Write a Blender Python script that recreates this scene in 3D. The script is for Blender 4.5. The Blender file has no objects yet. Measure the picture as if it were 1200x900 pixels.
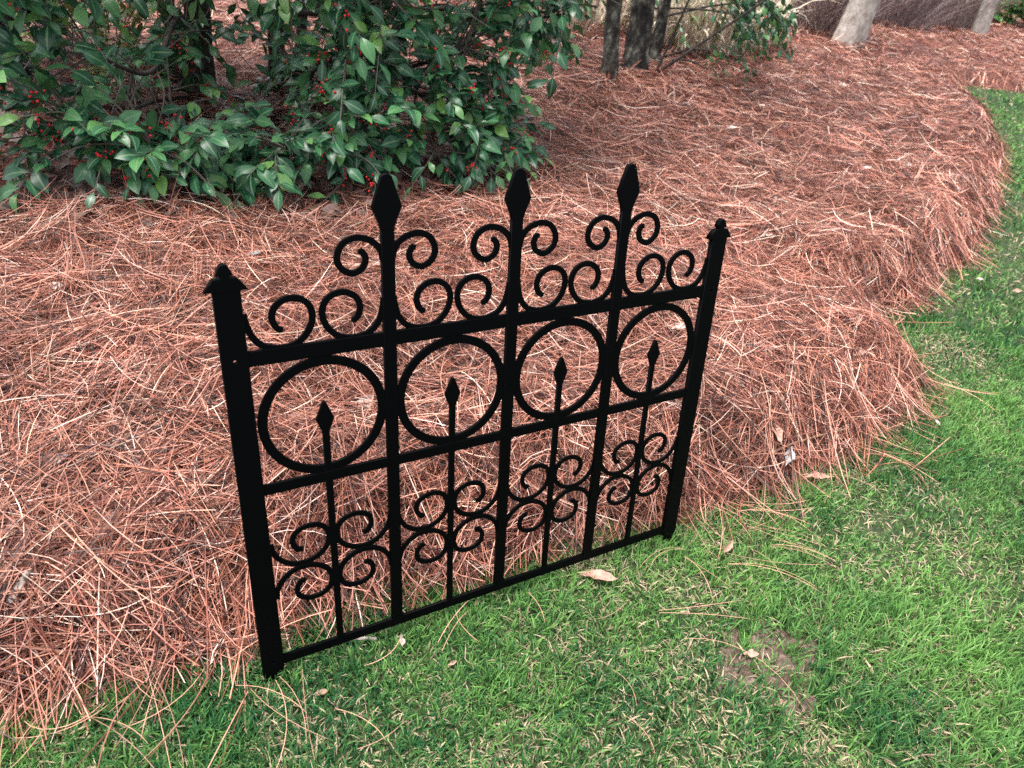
import bpy, math, random
import numpy as np
from mathutils import Vector, Matrix

rng = np.random.default_rng(11)
random.seed(5)
scene = bpy.context.scene
col = scene.collection

# ------------------------------------------------------------------ camera
CAM = np.array([-0.13421487, -0.79316325, 1.17807028])
M = np.array([[0.87179450, -0.46936181, 0.14026349],      # rows: right, down, forward
              [-0.17187306, -0.56119089, -0.80964464],
              [0.45873086, 0.68173623, -0.56991378]])
F = 850.0                                                  # focal length in 1200-px-wide pixels
cd = bpy.data.cameras.new('camera')
cam = bpy.data.objects.new('camera', cd); col.objects.link(cam)
cam.matrix_world = Matrix(((M[0][0], -M[1][0], -M[2][0], CAM[0]),
                           (M[0][1], -M[1][1], -M[2][1], CAM[1]),
                           (M[0][2], -M[1][2], -M[2][2], CAM[2]), (0, 0, 0, 1)))
cd.sensor_fit = 'HORIZONTAL'; cd.sensor_width = 36; cd.lens = 36 * F / 1200
cd.clip_start = 0.02; cd.clip_end = 600
cd.dof.use_dof = True; cd.dof.focus_distance = 1.5; cd.dof.aperture_fstop = 6.0
scene.camera = cam

# ------------------------------------------------------------------ sky, sun, exposure
SUN_EL, SUN_AZ = 76.0, 290.0
world = bpy.data.worlds.new('World'); scene.world = world; world.use_nodes = True
wn = world.node_tree; wn.nodes.clear()
sky = wn.nodes.new('ShaderNodeTexSky'); sky.sky_type = 'NISHITA'; sky.sun_disc = False
sky.sun_elevation = math.radians(SUN_EL); sky.sun_rotation = math.radians(SUN_AZ)
sky.dust_density = 4.0; sky.air_density = 1.0; sky.ozone_density = 1.0
hs = wn.nodes.new('ShaderNodeHueSaturation'); hs.inputs['Saturation'].default_value = 0.42   # overcast: greyer than blue sky
bg = wn.nodes.new('ShaderNodeBackground'); bg.inputs['Strength'].default_value = 0.12
wo = wn.nodes.new('ShaderNodeOutputWorld')
wn.links.new(sky.outputs[0], hs.inputs['Color']); wn.links.new(hs.outputs[0], bg.inputs['Color']); wn.links.new(bg.outputs[0], wo.inputs['Surface'])
sd_ = bpy.data.lights.new('sun', 'SUN'); sd_.energy = 1.5; sd_.angle = math.radians(25); sd_.color = (1.0, 0.96, 0.92)
sun = bpy.data.objects.new('sun', sd_); col.objects.link(sun)
az, el = math.radians(SUN_AZ), math.radians(SUN_EL)
sun.rotation_euler = Vector((-math.sin(az) * math.cos(el), -math.cos(az) * math.cos(el), -math.sin(el))).to_track_quat('-Z', 'Y').to_euler()
sun.location = (0, 0, 8)
vs = scene.view_settings
vs.view_transform = 'Standard'; vs.look = 'None'; vs.exposure = 1.78; vs.gamma = 1.0; vs.use_curve_mapping = False
scene.cycles.use_denoising = False
scene.cycles.max_bounces = 8; scene.cycles.diffuse_bounces = 2; scene.cycles.glossy_bounces = 2
scene.cycles.transmission_bounces = 2; scene.cycles.transparent_max_bounces = 4

# ------------------------------------------------------------------ helpers
def tag(o, label=None, cat=None, group=None, kind=None):
    if label: o['label'] = label
    if cat: o['category'] = cat
    if group: o['group'] = group
    if kind: o['kind'] = kind
    return o

def empty(name, loc=(0, 0, 0)):
    o = bpy.data.objects.new(name, None); o.empty_display_size = 0.1
    o.location = loc; col.objects.link(o); return o

def link(name, me, mat=None, parent=None):
    o = bpy.data.objects.new(name, me); col.objects.link(o)
    if mat is not None and not me.materials: me.materials.append(mat)
    if parent is not None:
        o.parent = parent
        o.matrix_parent_inverse = Matrix.Translation(-parent.location) if parent.type == 'EMPTY' and parent.parent is None and parent.rotation_euler.x == 0 else Matrix()
    return o

def mesh_np(name, V, Fc, colr=None, smooth=True):
    """V (n,3), Fc list of arrays (m,k) of one or more face sizes, colr (n,3)."""
    me = bpy.data.meshes.new(name)
    if not isinstance(Fc, (list, tuple)): Fc = [Fc]
    V = np.asarray(V, dtype=np.float32)
    loops = np.concatenate([f.reshape(-1) for f in Fc]).astype(np.int32)
    sizes = np.concatenate([np.full(len(f), f.shape[1], np.int32) for f in Fc])
    starts = np.concatenate([[0], np.cumsum(sizes)[:-1]]).astype(np.int32)
    me.vertices.add(len(V)); me.vertices.foreach_set('co', V.reshape(-1))
    me.loops.add(len(loops)); me.loops.foreach_set('vertex_index', loops)
    me.polygons.add(len(sizes)); me.polygons.foreach_set('loop_start', starts)
    if smooth: me.polygons.foreach_set('use_smooth', np.ones(len(sizes), bool))
    if colr is not None:
        a = me.attributes.new('Col', 'FLOAT_COLOR', 'POINT')
        c = np.ones((len(V), 4), np.float32); c[:, :3] = colr
        a.data.foreach_set('color', c.reshape(-1))
    me.update(calc_edges=True)
    return me

def _hash(ix, iy, seed):
    h = (ix.astype(np.int64) * 374761393 + iy.astype(np.int64) * 668265263 + seed * 1442695041) & 0x7fffffff
    h = ((h ^ (h >> 13)) * 1274126177) & 0x7fffffff
    h = h ^ (h >> 16)
    return (h & 0xffff) / 65535.0

def noise(x, y, seed=0):
    """value noise in -1..1"""
    x = np.asarray(x, float); y = np.asarray(y, float)
    ix = np.floor(x); iy = np.floor(y); fx = x - ix; fy = y - iy
    fx = fx * fx * fx * (fx * (fx * 6 - 15) + 10); fy = fy * fy * fy * (fy * (fy * 6 - 15) + 10)
    a = _hash(ix, iy, seed); b = _hash(ix + 1, iy, seed); c = _hash(ix, iy + 1, seed); d = _hash(ix + 1, iy + 1, seed)
    return ((a * (1 - fx) + b * fx) * (1 - fy) + (c * (1 - fx) + d * fx) * fy) * 2 - 1

def norm(a):
    return a / (np.linalg.norm(a, axis=-1, keepdims=True) + 1e-12)

def catmull(pts, n=8):
    P = np.asarray(pts, float); P = np.vstack([2 * P[0] - P[1], P, 2 * P[-1] - P[-2]])
    out = []
    for i in range(1, len(P) - 2):
        t = np.linspace(0, 1, n, endpoint=False)[:, None]
        p0, p1, p2, p3 = P[i - 1], P[i], P[i + 1], P[i + 2]
        out.append(0.5 * (2 * p1 + (p2 - p0) * t + (2 * p0 - 5 * p1 + 4 * p2 - p3) * t ** 2 + (3 * p1 - p0 - 3 * p2 + p3) * t ** 3))
    out.append(P[-2][None]); return np.vstack(out)

def tubes(lines, sides=5, seed=0, rough=0.0):
    """lines: list of (pts (k,3), radii (k,)) -> V, [quads, caps]"""
    V = []; Q = []; base = 0
    r_ = np.random.default_rng(seed)
    ang = np.linspace(0, 2 * math.pi, sides, endpoint=False)
    for pts, rad in lines:
        pts = np.asarray(pts, float); rad = np.asarray(rad, float); k = len(pts)
        T = norm(np.gradient(pts, axis=0))
        ref = np.array([0.31, 0.17, 0.93]) if abs(T[0] @ np.array([0.31, 0.17, 0.93])) < 0.9 else np.array([1.0, 0, 0])
        S = norm(np.cross(T, ref)); B = np.cross(T, S)
        rr = rad[:, None] * (1 + rough * r_.uniform(-1, 1, (k, sides)))
        ring = pts[:, None, :] + rr[..., None] * (np.cos(ang)[None, :, None] * S[:, None, :] + np.sin(ang)[None, :, None] * B[:, None, :])
        V.append(ring.reshape(-1, 3))
        i = np.arange(k - 1)[:, None] * sides; j = np.arange(sides)[None, :]; j2 = (j + 1) % sides
        q = np.stack([i + j, i + j2, i + sides + j2, i + sides + j], -1).reshape(-1, 4) + base
        Q.append(q); base += k * sides
    return np.vstack(V), [np.vstack(Q)]

def ribbons(P, W, up, depth=0.0, colr=None, point=True):
    """P (n,k,3) centre lines, W (n,k) half widths, up (n,3) rough normal. depth>0: ridge along the middle."""
    n, k, _ = P.shape
    T = norm(np.gradient(P, axis=1))
    S = norm(np.cross(T, up[:, None, :])); N = np.cross(S, T)
    a = P - S * W[..., None]; b = P + S * W[..., None]
    if depth > 0:
        m = P + N * (W * depth)[..., None]
        V = np.stack([a, m, b], 2).reshape(-1, 3); c = 3
    else:
        V = np.stack([a, b], 2).reshape(-1, 3); c = 2
    i = (np.arange(n) * k * c)[:, None, None] + (np.arange(k - 1) * c)[None, :, None] + np.arange(c - 1)[None, None, :]
    Q = np.stack([i, i + 1, i + c + 1, i + c], -1).reshape(-1, 4)
    C = None if colr is None else np.repeat(colr.reshape(n, -1, 3).repeat(k if colr.ndim == 2 else 1, 1), c, axis=1).reshape(-1, 3)
    return V, [Q], C

# ------------------------------------------------------------------ materials
def mat(name):
    m = bpy.data.materials.new(name); m.use_nodes = True
    nt = m.node_tree; b = nt.nodes['Principled BSDF']
    return m, nt, b

def N_(nt, t, **kw):
    n = nt.nodes.new(t)
    for k, v in kw.items():
        if k in n.inputs: n.inputs[k].default_value = v
        else: setattr(n, k, v)
    return n

def ramp(nt, fac, stops):
    r = nt.nodes.new('ShaderNodeValToRGB')
    while len(r.color_ramp.elements) < len(stops): r.color_ramp.elements.new(0.5)
    for e, (p, c) in zip(r.color_ramp.elements, stops): e.position = p; e.color = (*c, 1)
    nt.links.new(fac, r.inputs['Fac']); return r

def attr_mat(name, rough=0.5, spec=0.4, trans=0.0):
    m, nt, b = mat(name)
    a = N_(nt, 'ShaderNodeAttribute', attribute_name='Col')
    nt.links.new(a.outputs['Color'], b.inputs['Base Color'])
    b.inputs['Roughness'].default_value = rough; b.inputs['Specular IOR Level'].default_value = spec
    if trans > 0:
        tr = N_(nt, 'ShaderNodeBsdfTranslucent'); nt.links.new(a.outputs['Color'], tr.inputs['Color'])
        mx = N_(nt, 'ShaderNodeMixShader'); mx.inputs[0].default_value = trans
        nt.links.new(b.outputs[0], mx.inputs[1]); nt.links.new(tr.outputs[0], mx.inputs[2])
        nt.links.new(mx.outputs[0], nt.nodes['Material Output'].inputs['Surface'])
    return m

def noise_mat(name, stops, scale=20, detail=6, rough=0.8, bump=0.4, bdist=0.01, stretch=(1, 1, 1), spec=0.3):
    m, nt, b = mat(name)
    tc = N_(nt, 'ShaderNodeTexCoord'); mp = N_(nt, 'ShaderNodeMapping'); mp.inputs['Scale'].default_value = stretch
    nz = N_(nt, 'ShaderNodeTexNoise', Scale=scale, Detail=detail, Roughness=0.65)
    nt.links.new(tc.outputs['Object'], mp.inputs['Vector']); nt.links.new(mp.outputs[0], nz.inputs['Vector'])
    r = ramp(nt, nz.outputs['Fac'], stops); nt.links.new(r.outputs[0], b.inputs['Base Color'])
    bp = N_(nt, 'ShaderNodeBump', Strength=bump, Distance=bdist)
    nt.links.new(nz.outputs['Fac'], bp.inputs['Height']); nt.links.new(bp.outputs[0], b.inputs['Normal'])
    b.inputs['Roughness'].default_value = rough; b.inputs['Specular IOR Level'].default_value = spec
    return m

def leaf_mat(name, dark, mid, light, rib, rough=0.34, hue=0.02):
    """glossy leaf: per-leaf value, mottling, pale midrib"""
    m, nt, b = mat(name)
    oi = N_(nt, 'ShaderNodeAttribute', attribute_name='leaf_rand')
    ob = N_(nt, 'ShaderNodeObjectInfo')
    ad = N_(nt, 'ShaderNodeMath', operation='ADD'); nt.links.new(oi.outputs['Fac'], ad.inputs[0]); nt.links.new(ob.outputs['Random'], ad.inputs[1])
    fr = N_(nt, 'ShaderNodeMath', operation='FRACT'); nt.links.new(ad.outputs[0], fr.inputs[0])
    r = ramp(nt, fr.outputs[0], [(0.0, dark), (0.6, mid), (0.90, light), (1.0, (light[0] * 1.9, light[1] * 1.35, light[2] * 0.8))])
    tc = N_(nt, 'ShaderNodeTexCoord'); nz = N_(nt, 'ShaderNodeTexNoise', Scale=60, Detail=3)
    nt.links.new(tc.outputs['Object'], nz.inputs['Vector'])
    mm = N_(nt, 'ShaderNodeMix', data_type='RGBA', blend_type='MULTIPLY'); mm.inputs[0].default_value = 0.5
    r2 = ramp(nt, nz.outputs['Fac'], [(0.3, (0.6, 0.65, 0.6)), (0.7, (1.25, 1.2, 1.2))])
    nt.links.new(r.outputs[0], mm.inputs[6]); nt.links.new(r2.outputs[0], mm.inputs[7])
    ra = N_(nt, 'ShaderNodeAttribute', attribute_name='rib')
    rr = ramp(nt, ra.outputs['Fac'], [(0.80, (0, 0, 0)), (0.95, (1, 1, 1))])
    mx = N_(nt, 'ShaderNodeMix', data_type='RGBA'); nt.links.new(rr.outputs[0], mx.inputs[0])
    nt.links.new(mm.outputs[2], mx.inputs[6]); mx.inputs[7].default_value = (*rib, 1)
    # paler, matte underside
    ge = N_(nt, 'ShaderNodeNewGeometry')
    mu = N_(nt, 'ShaderNodeMix', data_type='RGBA'); nt.links.new(ge.outputs['Backfacing'], mu.inputs[0])
    nt.links.new(mx.outputs[2], mu.inputs[6]); mu.inputs[7].default_value = (mid[0] * 1.7 + .015, mid[1] * 1.35, mid[2] * 1.2, 1)
    nt.links.new(mu.outputs[2], b.inputs['Base Color'])
    b.inputs['Roughness'].default_value = rough; b.inputs['Specular IOR Level'].default_value = 0.42
    tr = N_(nt, 'ShaderNodeBsdfTranslucent'); nt.links.new(mx.outputs[2], tr.inputs['Color'])
    ms = N_(nt, 'ShaderNodeMixShader'); ms.inputs[0].default_value = 0.15
    nt.links.new(b.outputs[0], ms.inputs[1]); nt.links.new(tr.outputs[0], ms.inputs[2])
    nt.links.new(ms.outputs[0], nt.nodes['Material Output'].inputs['Surface'])
    return m

# black powder-coated steel
m_iron, nt, b = mat('black_coated_steel')
b.inputs['Base Color'].default_value = (0.0012, 0.0012, 0.0016, 1); b.inputs['Roughness'].default_value = 0.5
b.inputs['Specular IOR Level'].default_value = 0.05
nz = N_(nt, 'ShaderNodeTexNoise', Scale=700, Detail=2); bp = N_(nt, 'ShaderNodeBump', Strength=0.12, Distance=0.0004)
tc = N_(nt, 'ShaderNodeTexCoord'); nt.links.new(tc.outputs['Object'], nz.inputs['Vector'])
nt.links.new(nz.outputs['Fac'], bp.inputs['Height']); nt.links.new(bp.outputs[0], b.inputs['Normal'])

m_needle = attr_mat('dry_pine_needle', 0.42, 0.25)
m_grass = attr_mat('lawn_grass', 0.5, 0.2, 0.25)
m_reed = attr_mat('dry_reed_blade', 0.6, 0.25, 0.15)
m_twig = attr_mat('twig_bark', 0.8, 0.2)
m_litter = attr_mat('dead_leaf_litter', 0.7, 0.25)
m_straw_base = noise_mat('pine_straw_ground', [(0.34, (0.018, 0.008, 0.006)), (0.5, (0.11, 0.038, 0.026)), (0.66, (0.36, 0.14, 0.095))], 38, 8, 0.85, 0.9, 0.02)
m_soil = noise_mat('lawn_thatch_soil', [(0.3, (0.010, 0.018, 0.007)), (0.5, (0.028, 0.046, 0.015)), (0.7, (0.085, 0.095, 0.035))], 45, 8, 0.9, 0.8, 0.01)
m_bare = noise_mat('bare_brown_soil', [(0.30, (0.03, 0.019, 0.014)), (0.5, (0.10, 0.066, 0.05)), (0.68, (0.26, 0.185, 0.145))], 60, 8, 0.95, 1.0, 0.01)
m_bark_dark = noise_mat('dark_holly_bark', [(0.3, (0.018, 0.015, 0.013)), (0.55, (0.05, 0.042, 0.036)), (0.8, (0.13, 0.12, 0.1))], 30, 7, 0.85, 0.8, 0.01, (1, 1, 0.5))
m_bark_lichen = noise_mat('grey_lichen_bark', [(0.36, (0.010, 0.009, 0.008)), (0.49, (0.032, 0.029, 0.024)), (0.57, (0.11, 0.11, 0.088)), (0.68, (0.32, 0.32, 0.27))], 18, 8, 0.85, 1.0, 0.03, (1, 1, 0.6))
m_bark_pale = noise_mat('pale_grey_bark', [(0.3, (0.2, 0.17, 0.145)), (0.5, (0.38, 0.34, 0.295)), (0.62, (0.5, 0.46, 0.41)), (0.72, (0.72, 0.7, 0.66))], 14, 9, 0.85, 0.7, 0.015, (1, 1, 0.7))
m_holly = leaf_mat('holly_leaf', (0.009, 0.048, 0.022), (0.027, 0.118, 0.052), (0.08, 0.23, 0.075), (0.12, 0.22, 0.10))
m_yellow = leaf_mat('yellow_green_leaf', (0.06, 0.10, 0.015), (0.13, 0.19, 0.03), (0.24, 0.28, 0.05), (0.3, 0.33, 0.12), 0.4)
m_box = leaf_mat('fresh_green_leaf', (0.03, 0.10, 0.025), (0.06, 0.19, 0.045), (0.12, 0.27, 0.06), (0.2, 0.3, 0.1), 0.4)
m_berry, nt, b = mat('red_berry'); b.inputs['Base Color'].default_value = (0.55, 0.008, 0.014, 1); b.inputs['Roughness'].default_value = 0.25
m_drystick = noise_mat('dry_grey_wood', [(0.3, (0.16, 0.125, 0.105)), (0.55, (0.36, 0.30, 0.26)), (0.8, (0.6, 0.54, 0.5))], 90, 6, 0.85, 0.7, 0.003, (1, 1, 1))

def dead_leaf_mat(name, a, bcol, rough=0.55):
    m, nt, b = mat(name)
    tc = N_(nt, 'ShaderNodeTexCoord'); nz = N_(nt, 'ShaderNodeTexNoise', Scale=55, Detail=5)
    nt.links.new(tc.outputs['Object'], nz.inputs['Vector'])
    r = ramp(nt, nz.outputs['Fac'], [(0.3, a), (0.62, bcol), (0.8, tuple(min(.9, c * 1.15) for c in bcol))])
    ra = N_(nt, 'ShaderNodeAttribute', attribute_name='rib'); rr = ramp(nt, ra.outputs['Fac'], [(0.82, (0, 0, 0)), (0.96, (.8, .8, .8))])
    mx = N_(nt, 'ShaderNodeMix', data_type='RGBA'); nt.links.new(rr.outputs[0], mx.inputs[0])
    nt.links.new(r.outputs[0], mx.inputs[6]); mx.inputs[7].default_value = (*[c * 0.62 for c in bcol], 1)
    nt.links.new(mx.outputs[2], b.inputs['Base Color'])
    bp = N_(nt, 'ShaderNodeBump', Strength=0.4, Distance=0.003); nt.links.new(nz.outputs['Fac'], bp.inputs['Height']); nt.links.new(bp.outputs[0], b.inputs['Normal'])
    b.inputs['Roughness'].default_value = rough; return m
m_dead_pink = dead_leaf_mat('dry_leaf_pinkish_tan', (0.24, 0.115, 0.08), (0.47, 0.27, 0.20))
m_dead_pale = dead_leaf_mat('dry_leaf_pale', (0.28, 0.2, 0.17), (0.56, 0.45, 0.39))
m_dead_brown = dead_leaf_mat('dry_leaf_brown', (0.13, 0.07, 0.045), (0.32, 0.18, 0.11))
m_dead_dark = dead_leaf_mat('dry_leaf_dark_brown', (0.06, 0.038, 0.028), (0.17, 0.10, 0.075))
m_dead_grey = dead_leaf_mat('dry_leaf_grey', (0.15, 0.13, 0.13), (0.36, 0.34, 0.33))

# ------------------------------------------------------------------ terrain
EDGE = np.array([(-60, 3.0), (-6, .35), (-2, .17), (-.6, .12), (-.41, .10), (-.29, .09), (-.14, .085), (.01, .075), (.25, .085), (.42, .075), (.60, .07), (.78, .06), (.91, .05), (1.1, .03), (1.3, .02), (1.61, .05),
                 (1.9, .09), (2.08, .13), (2.22, .22), (2.30, .46), (2.41, .64), (2.6, .64), (2.88, .69), (3.18, .79), (3.85, 1.04), (4.7, 1.44), (5.98, 2.2), (7.3, 3.2), (8.0, 3.95), (8.6, 4.25), (9.3, 4.0), (12, 3.6), (40, 2.0), (300, -10)])

def edge_y(x): return np.interp(x, EDGE[:, 0], EDGE[:, 1])

def bed_d(x, y):
    """signed distance to the bed's edge, positive inside the bed"""
    x = np.asarray(x, float); y = np.asarray(y, float); best = np.full(x.shape, 1e9)
    for (x0, y0), (x1, y1) in zip(EDGE[:-1], EDGE[1:]):
        dx, dy = x1 - x0, y1 - y0
        t = np.clip(((x - x0) * dx + (y - y0) * dy) / (dx * dx + dy * dy), 0, 1)
        best = np.minimum(best, np.hypot(x - x0 - t * dx, y - y0 - t * dy))
    wob = 0.022 * noise(x * 7, y * 7, 3) + 0.012 * noise(x * 21, y * 21, 4)
    return np.where(y > edge_y(x), best, -best) + wob

MOUNDS = []      # (x, y, radius, height)

def lawn_z(x, y):
    return -0.05 + 0.012 * np.clip(np.asarray(x, float), 0, 1) + 0.010 * noise(np.asarray(x) * 0.9, np.asarray(y) * 0.9, 8) + 0.004 * noise(np.asarray(x) * 6, np.asarray(y) * 6, 9)

def straw_h(x, y, d):
    dp = np.clip(d, 0, None)
    h = 0.125 * (1 - np.exp(-(dp / 0.13) ** 1.4)) + 0.03 * np.exp(-((dp - 0.26) / 0.14) ** 2) * (dp > 0)
    s = np.clip(dp / 0.25, 0, 1)
    h = h + s * (0.030 * noise(x * 2.1, y * 2.1, 21) + 0.018 * noise(x * 5.3, y * 5.3, 22) + 0.009 * noise(x * 13, y * 13, 23))
    h = h + 0.012 * np.clip(dp - 0.5, 0, 12)
    for mx, my, mr, mh in MOUNDS:
        h = h + mh * np.exp(-((x - mx) ** 2 + (y - my) ** 2) / (mr * mr))
    return h

def ground_z(x, y):
    x = np.asarray(x, float); y = np.asarray(y, float); d = bed_d(x, y)
    return lawn_z(x, y) + np.where(d > 0, straw_h(x, y, d), 0)

def gz(x, y): return float(ground_z(np.array([x]), np.array([y]))[0])

def at(px, py, lift=0.0):
    """the point of the ground that the photograph shows at a pixel (1200 x 900)"""
    d = M.T @ np.array([(px - 600) / F, (py - 450) / F, 1.0])
    lo, hi = 0.6, 80.0
    for n in (90, 24, 24):
        s = np.geomspace(lo, hi, n); P = CAM + s[:, None] * d
        below = P[:, 2] < ground_z(P[:, 0], P[:, 1])
        i = int(np.argmax(below)) if below.any() else len(s) - 1
        lo, hi = s[max(i - 1, 0)], s[i] * 1.0001
    p = P[i]; return np.array([p[0], p[1], gz(p[0], p[1]) + lift])

def along(px, py, depth):
    """a point at a given distance along the view direction"""
    d = M.T @ np.array([(px - 600) / F, (py - 450) / F, 1.0]); return CAM + d * depth

FWD = norm(M[2][:2]); RGT = np.array([FWD[1], -FWD[0]])
def sd(s, d): return CAM[:2] + RGT * s + FWD * d

t_a = at(714, 97); t_b = at(743, 91); t_c = at(763, 84)
MOUNDS.append((t_b[0], t_b[1], 0.75, 0.05))

FRONT = ((-200, 60, 330, 450, 560, 640, 700), (266, 262, 257, 252, 242, 218, 206))      # where its skirt meets the straw
_px = np.linspace(-300, 720, 69); _pw = np.array([at(p, float(np.interp(p, *FRONT))) for p in _px])
def hp(px, back, z=0.0):
    p = np.array([np.interp(px, _px, _pw[:, i]) for i in range(3)]); c_ = M @ (p - CAM); p[:2] += FWD * back + RGT * (c_[0] / c_[2]) * back * 0.8217; p[2] = gz(p[0], p[1]) + z; return p
_f = np.array([hp(p, 0.10)[:2] for p in np.linspace(-260, 600, 25)]); _fs = (_f - CAM[:2]) @ RGT; _fd = (_f - CAM[:2]) @ FWD
def under_holly(x, y):
    q = np.stack([x, y], -1) - CAM[:2]; a = q @ RGT; d = q @ FWD; f = np.interp(a, _fs, _fd)
    return (a < _fs[-1]) & (d > f + .05 * noise(x * 6, y * 6, 91)) & (d < f + 1.15 + .2 * noise(x * 3, y * 3, 92))

# lawn sheet: reaches the horizon
def fan_grid(name, dmax, nd, na, a0, a1, zf, dmin=0.25):
    dd = np.concatenate([[0.02], np.geomspace(dmin, dmax, nd)]); aa = np.radians(np.linspace(a0, a1, na))
    D, A = np.meshgrid(dd, aa, indexing='ij')
    base = CAM[:2] - FWD * 0.6
    X = base[0] + D * (np.cos(A) * FWD[0] + np.sin(A) * RGT[0]); Y = base[1] + D * (np.cos(A) * FWD[1] + np.sin(A) * RGT[1])
    Z = zf(X.ravel(), Y.ravel())
    V = np.stack([X.ravel(), Y.ravel(), Z], -1)
    n, m = D.shape; i = (np.arange(n - 1)[:, None] * m + np.arange(m - 1)[None, :])
    Q = np.stack([i, i + m, i + m + 1, i + 1], -1).reshape(-1, 4)[:, ::-1]
    return mesh_np(name, V, [Q])
me = fan_grid('lawn', 400, 90, 121, -180, 180, lawn_z)
lawn = tag(link('lawn', me, m_soil), 'green lawn with tan dead blades in front of the straw bed', kind='structure')

def bed_surface(x, y):
    d = bed_d(x, y)
    return lawn_z(x, y) + np.where(d > 0, straw_h(x, y, d) - 0.022 * np.clip(d / .05, 0, 1), -0.10 * np.clip(-d / 0.10, 0, 1) - 0.004)
me = fan_grid('pine_straw_bed', 380, 270, 330, -95, 95, bed_surface)
bed = tag(link('pine_straw_bed', me, m_straw_base), 'raised bed of reddish brown pine straw', kind='structure')

# ------------------------------------------------------------------ steel fence panel
LEAN = math.radians(11.0)
panel = empty('fence_panel', (0, 0, 0)); panel.rotation_euler = (math.radians(90) - LEAN, 0, 0)
tag(panel, 'black flat steel garden fence panel with spear points, rings and scrolls', 'fence panel')
Wp = 0.9; BARS = (0.2315, 0.45, 0.6685); BAYS = (0.1217, 0.34075, 0.55925, 0.7783)
V_M, V_T = 0.351, 0.574

def plate(name, outlines, thick, parent, z=0.0, bevel=0.0006, smooth=False):
    """a flat cut plate from closed outlines (the later ones are holes), in panel coordinates"""
    cu = bpy.data.curves.new(name, 'CURVE'); cu.dimensions = '2D'; cu.fill_mode = 'BOTH'
    cu.extrude = thick / 2 - bevel; cu.bevel_depth = bevel; cu.bevel_resolution = 1; cu.offset = -bevel
    for pts in outlines:
        s = cu.splines.new('POLY'); s.points.add(len(pts) - 1)
        for p, (x, y) in zip(s.points, pts): p.co = (x, y, 0, 1)
        s.use_cyclic_u = True
    tmp = bpy.data.objects.new('tmp', cu)
    me = bpy.data.meshes.new_from_object(tmp); me.name = name
    bpy.data.objects.remove(tmp); bpy.data.curves.remove(cu)
    me.materials.clear(); me.materials.append(m_iron)
    o = bpy.data.objects.new(name, me); col.objects.link(o); o.parent = parent; o.location = (0, 0, z)
    return o

def circ(cx, cy, r, n=48):
    return [(cx + r * math.cos(2 * math.pi * i / n), cy + r * math.sin(2 * math.pi * i / n)) for i in range(n)]

def strip(pts, w, n=7, taper=1.0):
    C = catmull(pts, n); T = norm(np.gradient(C, axis=0)); S = np.stack([-T[:, 1], T[:, 0]], -1)
    ww = np.linspace(w / 2, w / 2 * taper, len(C))[:, None]
    A = C + S * ww; B = C - S * ww
    tip = [C[-1] + T[-1] * w * 0.32 * taper]
    return [tuple(p) for p in np.vstack([A, tip, B[::-1]])]

HOLE = 0.0030
for x0, s in ((0.0, 1), (Wp, -1)):
    hw = 0.0185
    cap_l, cap_t, shoulder = 0.0290, 0.0160, 0.6790
    out = [(x0 - hw, -0.028), (x0 - s * 0.009 if s > 0 else x0 + 0.009, -0.075)] if s > 0 else [(x0 - hw, -0.016), (x0 + 0.009, -0.075)]
    out += [(x0 + hw, -0.016 if s > 0 else -0.028), (x0 + hw, shoulder)]
    post = plate('post', [out + [(x0 - hw, shoulder)], circ(x0, V_T, HOLE, 14), circ(x0, 0.0, HOLE * .8, 12)], 0.0100, panel)
    fin = plate('finial', [[(x0 - cap_l, 0.6785), (x0 + cap_l, 0.6785), (x0 + cap_t, 0.6965), (x0 + 0.0058, 0.6968), (x0 + 0.0058, 0.7000), (x0 + 0.0112, 0.7000),
                            (x0 + 0.0094, 0.7062), (x0 + 0.0064, 0.7125), (x0 + 0.0025, 0.7158), (x0 - 0.0025, 0.7158), (x0 - 0.0064, 0.7125), (x0 - 0.0094, 0.7062), (x0 - 0.0112, 0.7000), (x0 - 0.0058, 0.7000), (x0 - 0.0058, 0.6968), (x0 - cap_t, 0.6965)]], 0.0116, post)

def rail(v, h, thick):
    plate('rail', [[(0.0185 - .003, v - h / 2), (Wp - 0.0185 + .003, v - h / 2), (Wp - 0.0185 + .003, v + h / 2), (0.0185 - .003, v + h / 2)]], thick, panel)
rail(V_T, 0.0235, 0.0066); rail(V_M, 0.0185, 0.0064); rail(-0.004, 0.0185, 0.0062)

for k, u in enumerate(BARS):
    hw = 0.0104
    holes = [circ(u, 0.020, 0.0020, 10)] if k == 2 else []
    bar = plate('bar', [[(u - hw, -0.012), (u + hw, -0.012), (u + hw, 0.7465), (u - hw, 0.7465)]] + holes, 0.0078, panel)
    plate('spear_point', [[(u - hw, 0.7455), (u + hw, 0.7455), (u + 0.0128, 0.7545), (u + 0.0228, 0.7780), (u + 0.0085, 0.8205), (u + 0.0050, 0.8236), (u, 0.8247), (u - 0.0050, 0.8236), (u - 0.0085, 0.8205), (u - 0.0228, 0.7780), (u - 0.0128, 0.7545)]], 0.0084, bar)
    for s in (-1, 1):      # upper scroll each side of the spear
        A = [(0.0075, 0.700), (0.0100, 0.7125), (0.0180, 0.7245), (0.0310, 0.7330), (0.0500, 0.7362), (0.0680, 0.7284), (0.0763, 0.7112), (0.0724, 0.6950), (0.0562, 0.6843), (0.0405, 0.6900), (0.0342, 0.7028), (0.0375, 0.7130), (0.0424, 0.7167)]
        plate('upper_scroll', [strip([(u + s * a, b) for a, b in A], 0.0098)], 0.0042 if s > 0 else 0.0044, panel)

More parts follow.
